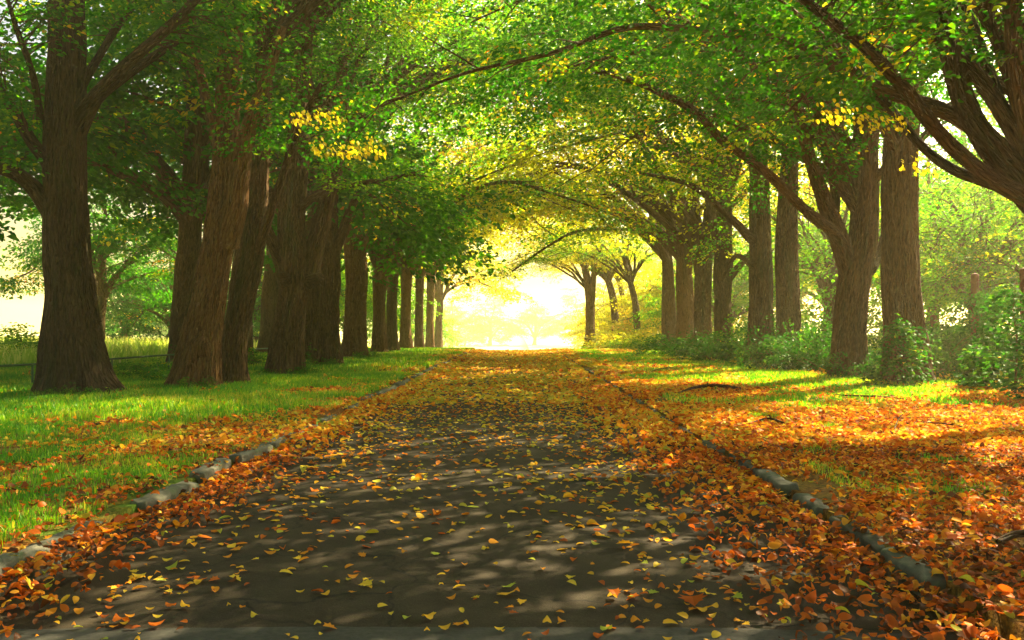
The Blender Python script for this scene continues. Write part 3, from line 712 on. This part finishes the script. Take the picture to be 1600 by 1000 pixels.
row_tree(922, 63, [(922, 520, 17), (922, 490, 16), (921, 460, 16), (914, 420, 12), (905, 390, 8)],
    'lone hazy trunk right of the white glow at the far end', 1, K[2], seed=79, fork=P(920, 450, 63), seg=20, step=.2, leafm=m_gold, ks=.7, barkm=m_bark_r,
    extra=[([(925, 480, 0), (928, 440, -.6), (930, 410, -1)], [8, 7, 5])])
for i, (px, d, w, lab) in enumerate([(962, 66, 14, 'leaning trunk under yellow leaves right of the lone hazy trunk'), (996, 60, 12, 'slim orange trunk standing over low shrubs in yellow light'), (978, 74, 10, 'thin trunk in the yellow wood edge, between two leaning ones')]):
    row_tree(px, d, [(px, 515, w), (px-4, 470, w*.9), (px-14, 430, w*.8), (px-22, 400, w*.5)], lab, 1, K[(i+1) % 4], seed=85+i, fork=P(px-10, 440, d), seg=20, step=.2, leafm=m_gold if i != 1 else m_lime, ks=.7)
# unseen trees added beside and behind the camera to shade the near road
for i, (sx, yy) in enumerate([(-8.4, 11.5), (-8.8, 5.5), (-8.3, -1), (-8.6, -8), (8.9, 6.6), (8.6, 1.0), (9.0, -4.5), (8.7, -11), (8.8, 10.4)]):
    b = Vector((sx, yy, float(surf(sx, yy)) - .1)); 
    if i == 0: continue
    tree('avenue_tree', b, [b, b+Vector((0, 0, 2.4)), b+Vector((.1*(-sx/8), .1, 4.3)), b+Vector((.3, .2, 8))], [.48, .42, .38, .2],
         f"{['', 'first', 'second', 'third', 'first', 'second', 'third', 'fourth', 'front'][i]} added avenue tree outside the view, {'left' if sx < 0 else 'right'} row, {'beside' if yy > 3 else 'behind'} the camera", b+Vector((0, 0, 5.6)), -1 if sx < 0 else 1, K[i % 4], ks=1.15, group=GL if sx < 0 else GR, seed=90+i)

# ------------------------------------------------------------------ background trees
bgs = [
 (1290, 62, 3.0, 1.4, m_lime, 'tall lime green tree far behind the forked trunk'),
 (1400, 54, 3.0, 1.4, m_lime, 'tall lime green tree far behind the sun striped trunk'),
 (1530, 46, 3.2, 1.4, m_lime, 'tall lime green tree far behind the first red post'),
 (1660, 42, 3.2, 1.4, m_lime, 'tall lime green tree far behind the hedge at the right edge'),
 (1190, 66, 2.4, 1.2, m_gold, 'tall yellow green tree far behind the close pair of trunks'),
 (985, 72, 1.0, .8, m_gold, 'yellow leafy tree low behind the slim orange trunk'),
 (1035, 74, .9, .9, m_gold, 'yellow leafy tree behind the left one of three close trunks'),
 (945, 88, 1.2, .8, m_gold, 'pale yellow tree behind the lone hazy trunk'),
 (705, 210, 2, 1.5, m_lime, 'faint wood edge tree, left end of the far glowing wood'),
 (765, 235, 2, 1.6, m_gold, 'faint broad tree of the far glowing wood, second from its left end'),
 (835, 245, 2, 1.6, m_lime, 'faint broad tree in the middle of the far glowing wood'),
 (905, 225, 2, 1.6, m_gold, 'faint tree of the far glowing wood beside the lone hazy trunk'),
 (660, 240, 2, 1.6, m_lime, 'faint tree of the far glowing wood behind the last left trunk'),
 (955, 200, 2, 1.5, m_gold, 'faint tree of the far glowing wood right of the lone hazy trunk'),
 (190, 62, 1.4, 1.0, m_leaf, 'bright green tree across the meadow, right of the massive trunk'),
 (262, 56, 1.2, .9, m_bush, 'blue green tree across the meadow, left of the burled trunk'),
 (400, 58, 1.4, 1.0, m_leaf, 'green tree across the meadow behind the slender trunk'),
 (500, 66, 1.2, 1.0, m_lime, 'light green tree across the meadow behind the waisted trunk'),
 (150, 46, 2.8, .95, m_leaf, 'green tree with low hanging boughs right behind the massive trunk'),
 (-160, 25, 4.2, 1.5, m_leaf, 'big dark tree behind the railing, cut by the left edge'),
 (285, 30, 5.0, 1.5, m_leaf, 'tall dark green tree rising behind the burled trunk'),
 (372, 33, 5.0, 1.5, m_leaf, 'tall dark green tree rising behind the slender trunk'),
 (420, 44, 5.5, 1.6, m_leaf, 'high crown behind the slender left trunk'),
  # px, d, trunk height, scale, leaf, label
 (470, 60, 1.6, 1.1, m_lime, 'fresh green tree behind the forked double trunk'),
 (540, 70, 1.6, 1.1, m_lime, 'light green tree behind the middle of the left row'),
 (190, 105, 1.0, 1.2, m_bush, 'low dark tree across the meadow, right of the massive trunk'),
 (275, 112, .8, 1.1, m_lime, 'distant rounded tree across the meadow beside the leaning trunk'),
 (1450, 37, 2.2, .95, m_lime, 'tall lime tree between the sun striped trunk and the red posts, further back'),
 (1515, 30, 1.9, .8, m_lime, 'bright lime tree behind the hedge at the right'),
 (1620, 28, 1.9, .85, m_lime, 'sunlit lime tree at the right edge behind the red posts'),
 (1290, 36, 2.2, 1.0, m_lime, 'sunlit tree between the forked trunk and the close pair'),
 (1130, 58, 1.6, 1.0, m_lime, 'yellow green tree behind the mottled trunk'),
 (1060, 66, 1.4, 1.0, m_gold, 'golden tree behind the three close trunks'),
 (1000, 80, 1.2, 1.0, m_gold, 'golden tree at the wood edge right of the glow'),
 (684, 80, 4.6, 1.2, m_gold, 'yellow tree overhanging the far end of the road left of the glow'),
 (640, 100, 1.4, 1.0, m_lime, 'hazy tree behind the last trunks of the left row'),
]
for i, (px, d, h, s, lm, lab) in enumerate(bgs):
    x = (px-CX)/F*d; z = float(surf(x, d)) - .1; b = Vector((x, d, z))
    tree('background_tree', b, [b, b+Vector((.1, 0, h*.6)), b+Vector((.2, .1, h)), b+Vector((.2, .2, h+3*s))], [.34*s, .27*s, .24*s, .1*s], lab, b+Vector((.2, .1, h)), -1, (BGT if lm in (m_lime, m_gold) and d < 40 else BG)[i % 2], ks=s, group='trees behind the avenue', leafm=lm, seg=20, step=.25, seed=120+i, rot=i*1.3, flare=.3)

# ------------------------------------------------------------------ shrubs
def shrub_kit(seed, leafn=16, n=150, size=.075, kind='lo'):
    r = np.random.default_rng(seed); T = Tubes(); pos = []; dirs = []
    for i in range(9):
        az = r.uniform(0, 6.28); q = [np.array([r.normal(0, .08), r.normal(0, .08), -.05])]; d = norm(np.array([math.cos(az)*.55, math.sin(az)*.55, 1.]))
        for k in range(5):
            d = norm(d + np.array([math.cos(az)*.16, math.sin(az)*.16, -.10]) + r.normal(0, .12, 3)); q.append(q[-1] + d*.27)
        T.add(q, [.013, .012, .010, .008, .006, .004], 5, .12, seed=i)
        for k in range(n//9):
            f = r.uniform(.25, 1)*5; a = min(int(f), 4); pp = q[a] + (q[a+1]-q[a])*(f-a)
            o = r.normal(0, .16, 3); pos.append(pp + o); dirs.append(norm(o*np.array([1, 1, .4]) + d*.3 + 1e-3))
    pos = np.array(pos); dirs = np.array(dirs)
    C, A, N, S, t = spray_leaves(pos, dirs, leafn, size, r, spread=(.26, .17), droop=.4, tonebase=np.clip(r.normal(.42, .17, len(pos)), 0, .93))
    return T.mesh('stem', m_bark), leaf_mesh('foliage', C, A, N, S, t, m_bush, kind, fold=r.uniform(.05, .3, len(C)), curl=r.uniform(0, .4, len(C)))
SH = [shrub_kit(3), shrub_kit(5), shrub_kit(9, kind='hi')]
def shrub(px, d, s, sz, kit, label, lm=None, rot=0., name='shrub', group='bushes under the right row of trees'):
    b = G(px, d); root = bpy.data.objects.new(name, None); COL.objects.link(root); root.location = b + Vector((0, 0, .05))
    root.scale = (s, s, sz); root.rotation_euler = (0, 0, rot); root['label'] = label; root['category'] = 'shrub'
    if group: root['group'] = group
    link('stem', SH[kit][0], root); o = link('foliage', SH[kit][1], root); slot(o, lm)
shr = [(1385, 38, 2.3, 2.0, 'bright lime bush far behind, between the forked and the sun striped trunk'), (1478, 36, 2.3, 2.0, 'bright lime bush far behind, right of the sun striped trunk'), (1262, 42, 2.3, 2.1, 'bright lime bush far behind, right of the close pair of trunks'),
 (958, 58, 1.7, 1.1, 'golden bush left of the slim orange trunk'), (990, 57, 1.6, 1.3, 'golden bush in front of the slim orange trunk'), (1022, 56, 1.6, 1.5, 'golden bush next to the left one of three close trunks'),
 (1050, 41, 1.7, 1.0, 'dark bush at the foot of the left one of three close trunks'), (1085, 38, 1.8, 1.15, 'rounded dark bush in front of the middle of three close trunks'),
 (1120, 34, 1.3, 1.0, 'bush before the mottled trunk'), (1150, 35, 1.5, 1.3, 'bush between the mottled trunk and the close pair'), (1195, 29, 1.4, 1.4, 'leafy bush hiding the foot of the close pair, left side'),
 (1225, 27, 1.0, 1.6, 'upright bush with reddish leaves before the close pair'), (1262, 26.5, 1.2, 1.2, 'bush between the close pair and the forked trunk'), (1290, 25.5, 1.0, .9, 'low bush at the left foot of the forked trunk'),
 (1340, 22.5, .75, .7, 'small bush at the right foot of the forked trunk'), (1368, 24.5, 1.1, 1.5, 'bush between the forked and the sun striped trunk'), (1462, 22.5, 1.0, 1.4, 'bush right of the sun striped trunk'),
 (1485, 26.5, 1.3, 1.6, 'tall bush left of the first red post'), (1552, 24.6, 1.2, 1.5, 'dense bush between the two red posts'), (1600, 22.9, 1.2, 1.5, 'dense bush at the right edge behind the sapling'),
 (1205, 34, 1.4, 2.0, 'tall foliage behind the close pair of trunks'), (1300, 30, 1.5, 1.8, 'tall bush behind the forked trunk'), (1440, 28, 1.5, 1.6, 'tall dark bush behind the sun striped trunk'),
 (975, 57, 1.6, .9, 'dark green low shrub in the yellow far verge'), (1010, 55, 1.3, .8, 'pale leaved low shrub beside the far slim trunk'), (925, 60, .9, .5, 'tiny bush around the lone hazy trunk')]
for i, (px, d, s, sz, lab) in enumerate(shr): shrub(px, d, s, sz, i % 2, lab, rot=i*1.7, lm=m_lime if i < 3 else m_gold if i < 6 else (m_lime if i in (23,24,25,20) else None))
shrl = [(205, 22.5, .7, .35, 'green weeds beside the railing between the two front left trunks'), (250, 21.5, .7, .6, 'leafy bush against the left side of the burled trunk'), (40, 34, 1.8, 1.4, 'bright bush in the meadow left of the massive trunk'),
 (238, 26, .9, .4, 'bush behind the railing near the burled trunk'), (335, 28, 1.0, .8, 'bush seen between the burled and the slender trunk'), (415, 30, 1.2, .7, 'low weeds behind the slender trunk'), (300, 19.0, .35, .28, 'sprig of leaves at the foot of the burled trunk')]
for i, (px, d, s, sz, lab) in enumerate(shrl): shrub(px, d, s, sz, i % 2, lab, lm=m_lime if i in (2,) else m_leaf, rot=i*2.1, group='bushes near the left row of trees')
for i, (px, d, s) in enumerate([(85, 17.0, .25), (125, 16.9, .3), (495, 29.4, .5), (472, 24.3, .4), (520, 29.3, .3), (575, 36.5, .5), (420, 24.5, .3)]):
    shrub(px, d, s, s*.9, 2, ['sprig of leaves at the left foot of the massive trunk', 'broad leaved sprig climbing the foot of the massive trunk', 'small green plant between the forked and the waisted trunk', 'small plant at the right foot of the forked double trunk', 'tiny plant at the waisted trunk foot', 'low plant at the foot of the broad reddish trunk', 'tiny sprig at the left foot of the forked double trunk'][i], lm=m_leaf, rot=i, name='sprig', group='small plants at the trunk feet')
# sapling at the right edge, in front of everything there
def sapling(px, d, h, label, seed, lean=0):
    b = G(px, d); r = np.random.default_rng(seed)
    root = bpy.data.objects.new('sapling', None); COL.objects.link(root); root.location = b; root['label'] = label; root['category'] = 'sapling'; root['group'] = 'saplings in the right undergrowth'
    T = Tubes(); q = [(0, 0, 0)] + [(lean*k/5 + r.normal(0, .03), r.normal(0, .04), h*k/5) for k in range(1, 6)]
    p, TT, rd = T.add(q, [.028, .024, .02, .016, .01, .005], 8, .1, seed=seed)
    pos, dirs = [], []
    for i in range(34):
        k = int(len(p)*(.12 + .86*i/34)); az = i*2.4; L = h*.34*(1.1 - i/40)
        d0 = np.array([math.cos(az), math.sin(az), .25]); e = [p[k], p[k] + d0*L*.5, p[k] + d0*L*np.array([1, 1, .3])]
        T.add(e, [.008, .006, .003], 4, .12, seed=i)
        for f in (.35, .65, .9, 1.1): pos.append(p[k] + d0*L*f*np.array([1, 1, .7])); dirs.append(d0)
    C, A, N, S, t = spray_leaves(np.array(pos), np.array(dirs), 7, .11, r, spread=(.22, .2), tonebase=np.clip(r.normal(.4, .2, len(pos)), 0, .95))
    link('stem', T.mesh('stem', m_bark), root); link('foliage', leaf_mesh('foliage', C, A, N, S, t, m_bush, 'hi'), root)
sapling(1582, 17.0, 2.1, 'young tree with thin black stem at the right edge before the red posts', 2)
sapling(1400, 19.8, 1.5, 'low sapling with fresh leaves across the foot of the striped trunk', 4, .2)
sapling(1540, 18.5, .9, 'short leafy sapling below the first red post', 6, -.2)
sapling(1640, 15.5, 1.6, 'leafy sapling cut by the right edge of the photo', 8)
# hanging sprays of yellow leaves
def hang(px, py, d, w, n, label, seed, mat, host=None):
    r = np.random.default_rng(seed); c = P(px, py, d); ww = w/F*d
    root = bpy.data.objects.new('hanging_twig', None); COL.objects.link(root); root.location = c; root['label'] = label; root['category'] = 'twig'; root['group'] = 'hanging twigs with yellowing leaves'
    T = Tubes(); T.add([(ww*.55, .5, 1.1), (ww*.3, .25, .45), (0, 0, .04), (-ww*.5, -.1, -.04)], [.014, .01, .007, .003], 5, .1, seed=seed)
    link('stem', T.mesh('stem', m_bark), root)
    k = 14; pos = np.stack([np.linspace(-.5, .5, k)*ww, r.normal(0, .14, k), .06*np.sin(np.linspace(0, 3, k)) + r.normal(0, .04, k)], -1)
    C, A, N, S, t = spray_leaves(pos, np.tile([1., 0, 0], (k, 1)), n//k, .075, r, spread=(.16, .2), droop=.3, tonebase=np.clip(r.normal(.25, .2, k), 0, 1))
    A[:, 2] -= .8; link('foliage', leaf_mesh('foliage', C, A, N + r.normal(0, .5, N.shape), S, t, mat, 'hi'), root)
hang(488, 180, 15.5, 76, 150, 'upper bright yellow leaf spray before the forked double trunk', 1, m_spray)
hang(538, 228, 15.2, 105, 200, 'lower bright yellow leaf spray before the forked double trunk', 2, m_spray)
hang(1350, 88, 12, 50, 84, 'orange tinged leaf cluster among the limbs at the upper right', 4, leaf_mat('orange_leaves', [(0, (.35, .34, .02)), (.6, (.6, .40, .02)), (1, (.6, .16, .03))]))
hang(1305, 175, 13, 70, 60, 'yellow leaf cluster under the upper right limb', 5, m_spray)
hang(1430, 255, 15, 50, 36, 'yellow leaves hanging in front of the striped trunk', 6, m_spray)
hang(1375, 185, 14, 70, 60, 'yellow and orange leaves left of the crossing limbs', 7, m_spray)

# ------------------------------------------------------------------ railing on the left
def railing():
    pts = [(-13.6, 12.5), (-12.0, 16.2), (-10.9, 20.0), (-10.3, 22.6), (-9.95, 25.4), (-9.75, 28.4), (-9.7, 31.6), (-9.65, 34.8), (-9.6, 38)]
    b = Vector((pts[0][0], pts[0][1], float(surf(*pts[0]))))
    root = bpy.data.objects.new('railing', None); COL.objects.link(root); root.location = b
    root['label'] = 'low dark green metal railing between the left trees and the pale meadow'; root['category'] = 'railing'
    T = Tubes(); T.add([Vector((x, y, float(surf(x, y)) + .50)) - b for x, y in pts], [.026]*len(pts), 8, .3); link('rail', T.mesh('rail', m_rail), root)
    for x, y in pts:
        T = Tubes(); z = float(surf(x, y)); T.add([Vector((x, y, z-.1)) - b, Vector((x, y, z+.2)) - b, Vector((x, y, z+.48)) - b], [.025]*3, 8, .2); link('post', T.mesh('post', m_rail), root)
railing()
# ------------------------------------------------------------------ fence with ivy on the right
def fence():
    posts = [(1456, 27.5, 1.75), (1521, 23.2, 2.75), (1597, 20.2, 2.7), (1690, 17.5, 2.6)]
    b0 = G(1521, 23.2); root = bpy.data.objects.new('wire_fence', None); COL.objects.link(root); root.location = b0
    root['label'] = 'wire fence on rusty red posts overgrown with leaves at the right'; root['category'] = 'fence'
    for px, d, h in posts:
        b = G(px, d) - b0; T = Tubes(); T.add([b, b+Vector((.01, 0, h*.5)), b+Vector((0, 0, h))], [.10, .098, .095], 14, .15, ridge=.004, seed=int(px)); link('post', T.mesh('post', m_post), root)
    for (a, b_) in zip(posts[:-1], posts[1:]):
        A_, B_ = G(a[0], a[1]) - b0, G(b_[0], b_[1]) - b0; h = min(a[2], b_[2]) - .15; T = Tubes(); n = int((B_-A_).length/.12)
        for i in range(n+1):
            p = A_.lerp(B_, i/n); T.add([p + Vector((0, 0, .1)), p + Vector((0, 0, h))], [.003, .003], 4, 1., cap=False)
        for j in range(14):
            z = .15 + (h-.15)*j/13; T.add([A_ + Vector((0, 0, z)), B_ + Vector((0, 0, z))], [.003, .003], 4, 1., cap=False)
        link('wire_panel', T.mesh('wire_panel', m_wire), root)
    r = np.random.default_rng(77); k = 480
    t = r.uniform(.12, 3, k); seg = np.minimum(t.astype(int), 2); f = .05 + .9*(t-seg)
    gs = np.array([tuple(G(p[0], p[1])) for p in posts]); hs = np.array([p[2] for p in posts])
    base = gs[seg] + (gs[seg+1]-gs[seg])*f[:, None]; hh = np.minimum(hs[seg], hs[seg+1])
    pos = base + np.stack([r.normal(0, .12, k), (.36 + r.normal(0, .10, k)), np.sqrt(r.random(k))*hh*.84], -1)
    C, A, N, S, tt = spray_leaves(pos, r.normal(0, 1, (k, 3))*np.array([1, .5, .5]), 18, .075, r, spread=(.26, .22), tonebase=np.clip(r.normal(.3, .14, k), 0, .9))
    N = norm(N*.5 + np.array([0, -.6, 0])[None]); A[:, 2] -= .6
    link('climbing_plant', leaf_mesh('climbing_plant', C, A, N, S, tt, m_bush, 'lo'), loc=None, cat='climbing plant', label='ivy like climber covering the wire fence between the red posts')
fence()

# ------------------------------------------------------------------ fallen branches and twigs
def stick(pts, rad, label, forks=(), seed=1, name='fallen_branch', grp='dead sticks on the right verge'):
    P3 = []
    for px, py, lift in pts:
        d = F*(CH-.12)/(py-CY); x = (px-CX)/F*d; d = F*(CH-float(surf(x, d)))/(py-CY); x = (px-CX)/F*d
        P3.append(Vector((x, d, float(surf(x, d)) + .02 + lift)))
    b = P3[0]; T = Tubes(); T.add([p-b for p in P3], rad, 10, .06, ridge=.003 if max(rad) > .02 else 0, seed=seed)
    o = link(name, T.mesh(name, m_bark), loc=b, label=label, cat='stick', group=grp)
    for (t, v, rr_) in forks:
        i = min(int(t*(len(P3)-1)), len(P3)-2); p = P3[i].lerp(P3[i+1], t*(len(P3)-1)-i) - b
        T = Tubes(); T.add([p, p+Vector(v)*.5, p+Vector(v)], [rr_, rr_*.7, rr_*.3], 6, .08, seed=seed+2); link('side_twig', T.mesh('side_twig', m_bark), o)
stick([(1050, 621, .02), (1085, 612, .06), (1120, 608, .05), (1156, 611, .02)], [.012, .03, .038, .03], 'thick curved fallen branch on the right verge', [(.5, (.1, .1, .18), .012)])
stick([(1170, 664, 0), (1200, 660, .03), (1222, 664, .02)], [.012, .016, .02], 'pale broken stick lying on leaves near the right kerb', seed=5)
stick([(1290, 620, .02), (1340, 622, .03), (1395, 624, .02), (1430, 628, .0)], [.014, .018, .014, .006], 'long thin twig across the sunlit right verge', [(.4, (.3, -.2, .05), .008), (.7, (-.1, -.3, .08), .006)], seed=8)
stick([(1395, 676, .03), (1402, 664, .09), (1408, 655, .03)], [.006, .008, .005], 'short forked twig sticking up on the right verge', [(.5, (.08, 0, .08), .004)], seed=9)
stick([(1440, 662, .02), (1480, 668, .04), (1520, 674, .01)], [.008, .010, .005], 'thin dark twig below the sapling', [(.5, (.1, -.2, .06), .005)], seed=10)
stick([(1555, 858, .03), (1580, 852, .05), (1620, 850, .05)], [.016, .022, .026], 'dark stick in shade at the right edge near the camera', seed=11)
stick([(1060, 575, .02), (1040, 580, .06), (1010, 584, .02)], [.008, .012, .006], 'thin dead twig on the far grass of the right verge', [(.4, (0, 0, .35), .007)], seed=12)

# ------------------------------------------------------------------ haze
def haze():
    V = [(x, y, z) for x in (-500, 500) for y in (-45, 1200) for z in (-5.5, 24)]
    me = bpy.data.meshes.new('haze'); me.from_pydata(V, [], [(0, 1, 3, 2), (4, 6, 7, 5), (0, 4, 5, 1), (2, 3, 7, 6), (0, 2, 6, 4), (1, 5, 7, 3)])
    m, nt, out = new_mat('haze_air'); v = nd(nt, 'ShaderNodeVolumePrincipled')
    v.inputs['Color'].default_value = (1, .93, .58, 1); v.inputs['Density'].default_value = HAZE; v.inputs['Anisotropy'].default_value = .6
    nt.links.new(v.outputs[0], out.inputs['Volume']); me.materials.append(m)
    link('haze', me, kind='stuff', label='warm pale air glowing towards the end of the road')
HAZE = .0017
if HAZE: haze()

# ------------------------------------------------------------------ light, sky, camera
AZ, EL = R(42), R(39)
sun = bpy.data.lights.new('sun', 'SUN'); sun.energy = 5; sun.angle = R(.5); sun.color = (1, .80, .47)
so = bpy.data.objects.new('sun', sun); COL.objects.link(so)
S_ = Vector((math.sin(AZ)*math.cos(EL), math.cos(AZ)*math.cos(EL), math.sin(EL)))
so.rotation_euler = S_.to_track_quat('Z', 'Y').to_euler(); so.location = (20, 20, 40)
w = bpy.data.worlds.new('World'); SC.world = w; w.use_nodes = True
nt = w.node_tree; bg = nt.nodes['Background']
sky = nt.nodes.new('ShaderNodeTexSky'); sky.sky_type = 'NISHITA'; sky.sun_disc = False; sky.sun_elevation = EL; sky.sun_rotation = AZ
sky.dust_density = 9; sky.air_density = 1.0; sky.ozone_density = 0.5
nt.links.new(sky.outputs[0], bg.inputs[0]); bg.inputs[1].default_value = .05

cam = bpy.data.cameras.new('camera'); co = bpy.data.objects.new('camera', cam); COL.objects.link(co)
co.location = (0, 0, CH); cam.sensor_width = 36; cam.lens = F/1600*36; cam.clip_start = .05; cam.clip_end = 3000
co.rotation_euler = (R(90) + math.atan((CY-500)/F), 0, math.atan((CX-800)/F))
SC.camera = co
vs = SC.view_settings; vs.view_transform = 'Standard'; vs.look = 'None'; vs.gamma = 1; vs.exposure = 2.7
cy = SC.cycles; cy.use_denoising = True; cy.max_bounces = 8; cy.diffuse_bounces = 4; cy.transmission_bounces = 6; cy.glossy_bounces = 2
cy.volume_bounces = 1; cy.sample_clamp_indirect = 6; cy.use_adaptive_sampling = True
SC.render.resolution_x = 1600; SC.render.resolution_y = 1000
